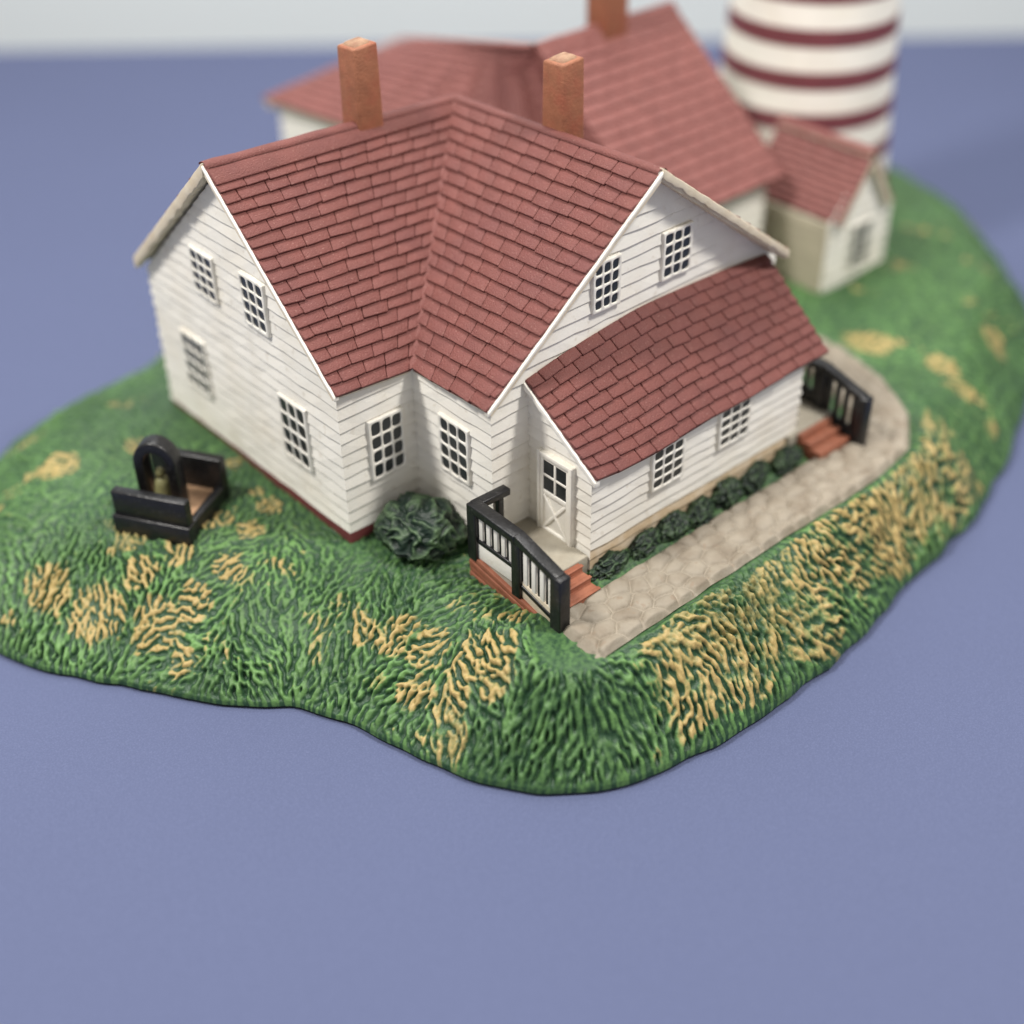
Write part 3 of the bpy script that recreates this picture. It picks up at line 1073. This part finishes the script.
def porch(dxx, dyy, dzz, label=None, sx=1, slat='white', bars=True):
    """brick base, grey floor, three brick steps, black railing with white balusters"""
    T = Vector((dxx, dyy, dzz))

    def q(p):
        return Vector((p[0] * sx, p[1], p[2])) + T
    root = MB()

    def bx(mb, x0, x1, ya, yb, za, zb, m):
        xa_, xb_ = sorted((x0 * sx, x1 * sx))
        mb.box(xa_ + dxx, xb_ + dxx, ya + dyy, yb + dyy, za + dzz, zb + dzz, m)
    # brick base: side wall with a top that falls towards the front; courses stand proud in turn
    xs0 = 0.80
    for k in range(5):                                # courses follow the falling top of the side wall
        zt0 = 0.20 - 0.105 * k
        zt1 = zt0 - 0.34 + 0.035 * k
        o = 0.010 * (k % 2)
        xa_, xb_ = sorted(((xs0 - o) * sx, 1.0 * sx))
        c4 = [(xa_, -3.54), (xb_, -3.54), (xb_, -1.74), (xa_, -1.74)]
        root.hexa([(x + dxx, y + dyy, (zt1 if y < -3 else zt0) - 0.094 + dzz) for x, y in c4],
                  [(x + dxx, y + dyy, (zt1 if y < -3 else zt0) + dzz) for x, y in c4], 'brick')
    for k, (ya, zt) in enumerate(((-3.06, 0.235), (-3.24, 0.155), (-3.43, 0.075))):
        bx(root, 0.99, 1.74 - 0.012 * k, ya, -2.93, -0.4, zt, 'brick')
        bx(root, 0.99, 1.75 - 0.012 * k, ya - 0.012, ya + 0.05, zt - 0.012, zt + 0.012, 'brick')
    p = root.build('porch', cot, bevel=0.012)
    fl = MB()
    bx(fl, 0.86, 1.93, -2.97, -1.72, -0.2, 0.262, 'stone')
    fl.build('floor', p, bevel=0.02)
    # white infill panel and balusters
    X = 0.875
    pan = MB()
    bx(pan, X - 0.035, X + 0.035, -2.66, -1.86, 0.17, 0.46, slat)
    pan.hexa([q((X - .03, -3.44, -.16)), q((X + .03, -3.44, -.16)), q((X + .03, -2.78, 0.02)), q((X - .03, -2.78, 0.02))],
             [q((X - .03, -3.44, .16)), q((X + .03, -3.44, .16)), q((X + .03, -2.78, 0.30)), q((X - .03, -2.78, 0.30))], 'cream' if bars else slat)
    pan.build('infill_panel', p, bevel=0.01)
    for k in range(5):
        y = -1.95 - k * 0.155
        b = MB()
        b.hexa([q((X - .028, y - .04, .44)), q((X + .028, y - .04, .44)), q((X + .028, y + .04, .44)), q((X - .028, y + .04, .44))],
               [q((X - .028, y - .04, .97)), q((X + .028, y - .04, .97)), q((X + .028, y + .04, .97)), q((X - .028, y + .04, .97))], slat)
        b.build('baluster', p, bevel=0.012)
    for k in range(4):
        y = -2.86 - k * 0.165
        d = (-2.72 - y) * 0.27
        b = MB()
        b.hexa([q((X - .028, y - .042, .18 - d)), q((X + .028, y - .042, .18 - d)), q((X + .028, y + .042, .18 - d)), q((X - .028, y + .042, .18 - d))],
               [q((X - .028, y - .042, .92 - d)), q((X + .028, y - .042, .92 - d)), q((X + .028, y + .042, .92 - d)), q((X - .028, y + .042, .92 - d))], slat)
        b.build('baluster', p, bevel=0.012)
    # black railing
    r = MB()
    bx(r, X - .085, X + .085, -1.90, -1.72, 0.12, 1.06, 'black')            # corner post
    bx(r, X - .08, X + .08, -2.80, -2.63, 0.0, 1.04, 'black')               # middle post
    bx(r, X - .10, X + .10, -3.62, -3.42, -0.42, 0.82, 'black')             # front post
    r.bar(q((X, -1.80, 1.02)), q((X, -2.72, 0.99)), 0.20, 0.13, 'black')    # top rail
    r.bar(q((X, -1.80, 0.485)), q((X, -2.72, 0.465)), 0.10, 0.075, 'black')   # lower rail
    r.bar(q((X, -2.70, 1.01)), q((X, -3.52, 0.77)), 0.18, 0.13, 'black')
    r.bar(q((X, -2.70, 0.235)), q((X, -3.50, 0.01)), 0.10, 0.08, 'black')
    r.bar(q((X - 0.02, -1.80, 1.02)), q((X + .60, -1.80, 1.00)), 0.155, 0.11, 'black')   # return rail to the wall
    bx(r, X + .40, X + .50, -1.85, -1.76, 0.24, 0.99, 'black')
    for k in range(4 if bars else 0):                                        # dark bars between balusters
        y = -2.03 - k * 0.155
        bx(r, X - .018, X + .018, y - .022, y + .022, 0.47, 0.98, 'black')
    for k in range(3 if bars else 0):
        y = -2.945 - k * 0.165
        d = (-2.72 - y) * 0.27
        bx(r, X - .018, X + .018, y - .022, y + .022, 0.2 - d, 0.95 - d, 'black')
    r.build('railing', p, bevel=0.055, seg=3)
    if label:
        p['label'] = label
    return p


porch(0, 0, 0, 'near porch with grey floor, brick steps and black railing')
porch(8.12, -0.08, 0.06, 'far porch, blurred, with black railing behind the lean-to', -1, 'black', False)

# ================================================================== BUSHES


def bush_mesh(rx, ry, rz, seed, sub=5, wr=0.16, fr=3.2, m='bush'):
    bm = bmesh.new()
    bmesh.ops.create_icosphere(bm, subdivisions=sub, radius=1)
    me = bpy.data.meshes.new('bush')
    val = []
    for v in bm.verts:
        d = v.co.normalized()
        w_ = Vector((d.x, d.y, d.z))
        warp = mnoise.noise_vector(w_ * 2.2 + Vector((seed, 0, 0))) * 0.30
        a = 1 - abs(mnoise.noise((w_ + warp) * fr + Vector((seed * 3.1, 2, 5)))) * 2.2
        b = 1 - abs(mnoise.noise((w_ + warp * .6) * fr * 2.1 + Vector((1, seed * 1.7, 5)))) * 2.2
        h = 0.65 * a + 0.35 * b
        lump = mnoise.noise(w_ * 1.5 + Vector((seed, 7, 1)))
        k = 1 + wr * (h - 0.5) + 0.20 * lump
        z = d.z * rz
        v.co = Vector((d.x * rx * k, d.y * ry * k, (z if d.z > 0 else z * 0.55) * k))
        val.append(min(1, max(0, 0.15 + 0.7 * h)))
    bm.to_mesh(me)
    bm.free()
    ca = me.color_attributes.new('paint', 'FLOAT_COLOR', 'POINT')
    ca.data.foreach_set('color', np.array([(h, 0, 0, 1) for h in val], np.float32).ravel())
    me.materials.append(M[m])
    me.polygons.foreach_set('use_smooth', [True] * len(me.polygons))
    return me


big = bpy.data.objects.new('bush', bush_mesh(0.60, 0.54, 0.50, 2.0, 6, 0.20, 2.3))
COL.objects.link(big)
big.location = (0.72, -0.74, 0.05)
big.rotation_euler = (0, 0, -0.75)
tag(big, 'large round dark green bush in the corner of the cottage walls beside the porch', 'bush')
labels = ['small green bush at the porch end of the row, nearest the brick steps',
          'second small bush from the porch in the row along the lean-to wall',
          'third small bush from the porch in the row along the lean-to wall',
          'fourth small bush from the porch in the row, below the gap between lean-to windows',
          'fifth small bush from the porch in the row along the lean-to wall',
          'sixth small bush from the porch, blurred, in the row along the lean-to wall',
          'blurred small bush at the far end of the row, next to the far porch']
for k in range(7):
    t = k / 6
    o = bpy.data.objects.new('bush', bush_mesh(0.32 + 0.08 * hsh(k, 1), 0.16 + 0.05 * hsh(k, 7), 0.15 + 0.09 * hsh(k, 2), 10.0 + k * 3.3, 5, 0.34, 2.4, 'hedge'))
    COL.objects.link(o)
    o.location = (2.28 + 3.7 * t + 0.16 * (hsh(k, 4) - 0.5), -3.10 - 0.05 * hsh(k, 5), 0.0)
    o.rotation_euler = (0, 0, hsh(k, 3) * 0.4)
    tag(o, labels[k], 'bush', 'small bushes along the lean-to wall')

# ================================================================== BELL STAND IN A KERBED BED
a30 = math.radians(31)
U2, V2 = Vector((math.cos(a30), math.sin(a30), 0)), Vector((-math.sin(a30), math.cos(a30), 0))
c0 = at(191, 540, 2, -0.10)
c0.z = -0.10
well = thing('kerbed_bed', 'black kerbed box with sandy floor on the grass at the far left', 'planter box', c0)


def W(u, v, z):
    return c0 + U2 * u + V2 * v + Vector((0, 0, z))


LU, LV, TH = 1.28, 1.22, 0.17


def kerb(u0, u1, v0, v1, z0, z1, m='black'):
    mb = MB()
    mb.hexa([W(u0, v0, z0), W(u1, v0, z0), W(u1, v1, z0), W(u0, v1, z0)], [W(u0, v0, z1), W(u1, v0, z1), W(u1, v1, z1), W(u0, v1, z1)], m)
    return mb


def join(*mbs):
    m = MB()
    for b in mbs:
        i = len(m.v)
        m.v += b.v
        m.f += [tuple(q + i for q in f) for f in b.f]
        m.m += [m.mi(b.mats[k]) for k in b.m]
    return m


join(kerb(0, TH, 0, LV, 0.20, 0.64), kerb(-0.05, TH - 0.02, -0.03, LV + .03, -0.2, 0.23)).build('board', well, bevel=0.03, seg=3)
join(kerb(LU - TH, LU, 0, LV, -0.2, 0.66)).build('board', well, bevel=0.03, seg=3)
join(kerb(TH + .004, LU - TH - .004, 0, 0.13, -0.2, 0.20)).build('board', well, bevel=0.03, seg=3)
join(kerb(TH + .004, LU - TH - .004, LV - 0.13, LV, -0.2, 0.20)).build('board', well, bevel=0.03, seg=3)
kerb(TH - .01, LU - TH + .01, 0.11, LV - 0.11, -0.2, 0.10, 'sand').build('floor', well)

# arched stand with an olive bell
bc = W(0.60, 0.72, 0.10)
bell = thing('bell_stand', 'black arched stand holding a pale olive bell inside the black box', 'bell stand', bc)
ar = MB()
nA = 16
prof = []
for k in range(nA + 1):
    t = k / nA
    a = math.pi * (1 - t)
    prof.append((math.cos(a), math.sin(a)))
leg = 0.76
outer = [(-0.33, 0)] + [(0.33 * c, leg + 0.40 * s) for c, s in prof] + [(0.33, 0)]
inner = [(-0.17, 0)] + [(0.17 * c, leg + 0.22 * s) for c, s in prof] + [(0.17, 0)]
dirA = (U2 * 0.15 - V2 * 1.0).normalized()
dirB = Vector((-dirA.y, dirA.x, 0))
for d0, d1 in ((-0.14, 0.14),):
    for k in range(len(outer) - 1):
        def PP(p, d):
            return bc + dirA * p[0] + dirB * d + Vector((0, 0, p[1]))
        o0, o1, i0, i1 = outer[k], outer[k + 1], inner[k], inner[k + 1]
        ar.face([PP(o0, d0), PP(o1, d0), PP(i1, d0), PP(i0, d0)], 'black')
        ar.face([PP(o0, d1), PP(i0, d1), PP(i1, d1), PP(o1, d1)], 'black')
        ar.face([PP(o0, d0), PP(o0, d1), PP(o1, d1), PP(o1, d0)], 'black')
        ar.face([PP(i0, d0), PP(i1, d0), PP(i1, d1), PP(i0, d1)], 'black')
ar.build('arch', bell, weld=True, bevel=0.03, seg=3)


def lathe(mb, c, prof, m, n=32):
    for (r0, za), (r1, zb) in zip(prof, prof[1:]):
        for k in range(n):
            a, b = 2 * math.pi * k / n, 2 * math.pi * (k + 1) / n
            pts = [Vector((c[0] + r * math.cos(q), c[1] + r * math.sin(q), c[2] + z)) for r, q, z in ((r0, a, za), (r0, b, za), (r1, b, zb), (r1, a, zb))]
            if r0 < 1e-6:
                pts = [pts[0], pts[2], pts[3]]
            elif r1 < 1e-6:
                pts = pts[:3]
            mb.face(pts, m)


bl = MB()
lathe(bl, bc, [(0.0, 0.08), (0.13, 0.08), (0.165, 0.10), (0.14, 0.22), (0.115, 0.36), (0.09, 0.46), (0.0, 0.50)], 'olive')
bl.build('bell', bell, smooth=True, weld=True)
kn = MB()
lathe(kn, bc, [(0.0, 0.49), (0.06, 0.51), (0.075, 0.57), (0.05, 0.63), (0.0, 0.66)], 'olive', 20)
kn.build('bell_crown', bell, smooth=True, weld=True)

# ================================================================== BACK HOUSE
bh = thing('keeper_house', 'white model house with large blurred red roof and chimney behind the cottage', 'house', (9, 4, -0.05))
T1 = at(672, 3, 2, 4.4)
ry = T1.y
T0 = Vector((7.40, ry, 4.4))
e1 = Vector((T1.x, 1.10, 1.95))
e0 = Vector((7.48, 1.10, 1.95))
m0, m1 = Vector((7.48, 2 * ry - 1.10, 1.95)), Vector((T1.x, 2 * ry - 1.10, 1.95))
br = MB()
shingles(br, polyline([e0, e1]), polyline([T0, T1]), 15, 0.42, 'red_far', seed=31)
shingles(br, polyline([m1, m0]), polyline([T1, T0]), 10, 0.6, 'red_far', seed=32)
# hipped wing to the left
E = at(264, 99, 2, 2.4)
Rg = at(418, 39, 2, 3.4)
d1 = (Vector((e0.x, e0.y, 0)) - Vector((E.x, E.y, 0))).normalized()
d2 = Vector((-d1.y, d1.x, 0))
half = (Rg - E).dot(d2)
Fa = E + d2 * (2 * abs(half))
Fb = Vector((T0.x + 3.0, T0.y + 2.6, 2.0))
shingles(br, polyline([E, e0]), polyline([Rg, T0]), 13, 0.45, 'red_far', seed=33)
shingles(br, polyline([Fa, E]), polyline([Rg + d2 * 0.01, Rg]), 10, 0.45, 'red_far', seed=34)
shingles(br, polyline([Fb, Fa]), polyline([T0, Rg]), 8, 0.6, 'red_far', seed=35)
broof = br.build('roof', bh, bevel=0.014)
bs = MB()
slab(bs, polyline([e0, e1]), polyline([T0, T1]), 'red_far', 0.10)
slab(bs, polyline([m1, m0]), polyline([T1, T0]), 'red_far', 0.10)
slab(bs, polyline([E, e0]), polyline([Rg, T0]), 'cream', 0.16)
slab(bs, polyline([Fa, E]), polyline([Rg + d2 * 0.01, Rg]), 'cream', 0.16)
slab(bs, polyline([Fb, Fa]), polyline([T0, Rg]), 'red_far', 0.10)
strip(bs, [T0 - Vector((0, 0, .03)), T1 - Vector((0, 0, .03))], 0.10, 0.07, 'red_far', 61)
strip(bs, [Rg - Vector((0, 0, .03)), T0 - Vector((0, 0, .03))], 0.10, 0.07, 'red_far', 62)
bs.build('roof_board', broof)
bw = MB()
siding(bw, (7.6, 1.35, 0), X_, nY, [(0, -0.2), (3.0, -0.2), (3.0, 2.0), (0, 2.0)], seed=41)
yy = 2 * ry - 2.7
siding(bw, (10.6, 1.35, 0), Y_, (1, 0, 0), [(0, -0.2), (yy, -0.2), (yy, 2.1), (yy / 2, 4.2), (0, 2.1)], seed=42)
siding(bw, (7.75, 1.35, 0), Y_, nX, [(0, -0.2), (yy, -0.2), (yy, 1.8), (0, 1.8)], seed=43)
siding(bw, (7.6, 1.35 + yy, 0), X_, (0, 1, 0), [(0, -0.2), (3.0, -0.2), (3.0, 2.0), (0, 2.0)], seed=44)
q0 = E + d1 * 0.25 + d2 * 0.2
lw = (Vector((e0.x, e0.y, 0)) - Vector((E.x, E.y, 0))).length - 0.9
wd = 2 * abs(half) - 0.4
siding(bw, (q0.x, q0.y, 0), d1, -d2, [(0, -0.3), (lw, -0.3), (lw, 2.45), (0, 2.45)], seed=45)
siding(bw, (q0.x, q0.y, 0), d2, -d1, [(0, -0.3), (wd, -0.3), (wd, 2.45), (0, 2.45)], seed=46)
q1 = q0 + d2 * wd
siding(bw, (q1.x, q1.y, 0), d1, d2, [(0, -0.3), (lw, -0.3), (lw, 2.45), (0, 2.45)], seed=47)
bw.build('wall', bh)
cb = at(603, 22, 2, 4.4)
c = MB()
h = 0.27
c.box(cb.x - h, cb.x + h, ry - h, ry + h, 3.9, 5.9, 'chimney')
c.build('chimney', broof, bevel=0.03)

# ================================================================== SHED
sh = thing('shed', 'small blurred white shed with red roof at the foot of the striped lighthouse', 'shed', (11.5, 0.5, -0.1))
sx0, sx1, sy0, sy1 = 10.89, 13.4, 0.02, 1.9
apx = at(876, 152, 1, sy0 - 0.15)
elo = at(840, 226, 1, sy0 - 0.15)
sw = MB()
zE = elo.z + 0.02
siding(sw, (sx0, sy0, 0), Y_, nX, [(0, -0.2), (sy1 - sy0, -0.2), (sy1 - sy0, zE), (0, zE)], m='putty', seed=51)
ax_ = apx.x - sx0
siding(sw, (sx0, sy0, 0), X_, nY, [(0, -0.2), (2 * ax_, -0.2), (2 * ax_, zE), (ax_, apx.z - 0.15), (0, zE)], seed=52)
siding(sw, (sx0 + 2 * ax_, sy0, 0), Y_, (1, 0, 0), [(0, -0.2), (sy1 - sy0, -0.2), (sy1 - sy0, zE), (0, zE)], seed=53)
siding(sw, (sx0, sy1, 0), X_, (0, 1, 0), [(0, -0.2), (2 * ax_, -0.2), (2 * ax_, zE), (ax_, apx.z - 0.15), (0, zE)], seed=54)
sw.build('wall', sh)
yb = sy1 + 0.15
S0, S1 = Vector((elo.x, elo.y, elo.z)), Vector((elo.x, yb, elo.z))
A0, A1 = Vector((apx.x, apx.y, apx.z)), Vector((apx.x, yb, apx.z))
Q0, Q1 = Vector((2 * apx.x - elo.x, elo.y, elo.z)), Vector((2 * apx.x - elo.x, yb, elo.z))
sr = MB()
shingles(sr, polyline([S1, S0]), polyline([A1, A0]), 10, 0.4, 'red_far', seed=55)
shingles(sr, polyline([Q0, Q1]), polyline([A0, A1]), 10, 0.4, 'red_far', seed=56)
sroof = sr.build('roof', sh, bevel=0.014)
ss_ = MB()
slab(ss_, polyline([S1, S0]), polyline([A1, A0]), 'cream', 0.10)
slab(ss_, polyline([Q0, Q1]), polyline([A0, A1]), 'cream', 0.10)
strip(ss_, [A0 - Vector((0, 0, .02)), A1 - Vector((0, 0, .02))], 0.13, 0.08, 'red_far', 63)
ss_.build('roof_board', sroof)
wc = at(857, 243, 1, sy0)
window(sh, (0, sy0, 0), X_, nY, wc.x - 0.33, wc.x + 0.33, wc.z - 0.45, wc.z + 0.45, cols=2, rows=3)

# ================================================================== LIGHTHOUSE
lh = thing('lighthouse', 'round lighthouse tower with dark red and white stripes behind the shed', 'lighthouse', (13.93, 3.15, -0.1))
lc = (13.93, 3.15, 0)


def lr(z):
    return 1.90 - 0.068 * z


tw_ = MB()
ztop = 11.0
bands = [(-0.1, 0.46, 'white')]
z = 0.46
pitch, redh = 0.79, 0.33
while z < ztop:
    bands.append((z, z + redh, 'stripe_red'))
    bands.append((z + redh, z + pitch, 'white'))
    z += pitch
tower_white = MB()
for za, zb, m in bands:
    if m == 'white':
        lathe(tower_white, lc, [(lr(za), za), (lr((za + zb) / 2), (za + zb) / 2), (lr(zb), zb)], 'white', 72)
lathe(tower_white, lc, [(lr(z), z), (0, z + 0.05)], 'white', 72)
tower_white.build('tower', lh, smooth=True, weld=True)
for za, zb, m in bands:
    if m != 'white':
        s_ = MB()
        lathe(s_, lc, [(lr(za) - 0.02, za), (lr(za) + 0.012, za), (lr(zb) + 0.012, zb), (lr(zb) - 0.02, zb)], m, 72)
        s_.build('stripe', lh, smooth=False, weld=True)

# ================================================================== LIGHT
wd_ = bpy.data.worlds.new('World')
SC.world = wd_
wd_.use_nodes = True
bg = wd_.node_tree.nodes['Background']
bg.inputs['Color'].default_value = (1.0, 0.975, 0.94, 1)
bg.inputs['Strength'].default_value = 0.49


def area(name, loc, target, sx, sy, power, col):
    d = bpy.data.lights.new(name, 'AREA')
    d.shape = 'RECTANGLE'
    d.size, d.size_y = sx, sy
    d.energy = power
    d.color = col
    o = bpy.data.objects.new(name, d)
    COL.objects.link(o)
    o.location = loc
    o.rotation_euler = (Vector(target) - Vector(loc)).to_track_quat('-Z', 'Y').to_euler()
    return o


ctr = Vector((3, 0, 1))
area('lamp', ctr - vl * 8 + vr * -20 + Vector((0, 0, 34)), ctr, 6, 6, 15800, (1.0, 0.965, 0.915))
area('lamp', ctr - vl * 7 + vr * 20 + Vector((0, 0, 36)), ctr, 6, 6, 15800, (1.0, 0.965, 0.915))

area('lamp', ctr + vl * 24 + vr * -4 + Vector((0, 0, 42)), ctr + vl * 22, 26, 26, 13000, (1.0, 0.98, 0.96))  # added soft fill without a known source; brightens the back table and roofs

# ================================================================== RENDER
SC.render.engine = 'CYCLES'
SC.cycles.use_denoising = True
SC.cycles.max_bounces = 6
SC.view_settings.view_transform = 'Standard'
SC.view_settings.look = 'None'
SC.view_settings.exposure = 0.0
SC.view_settings.gamma = 1.0
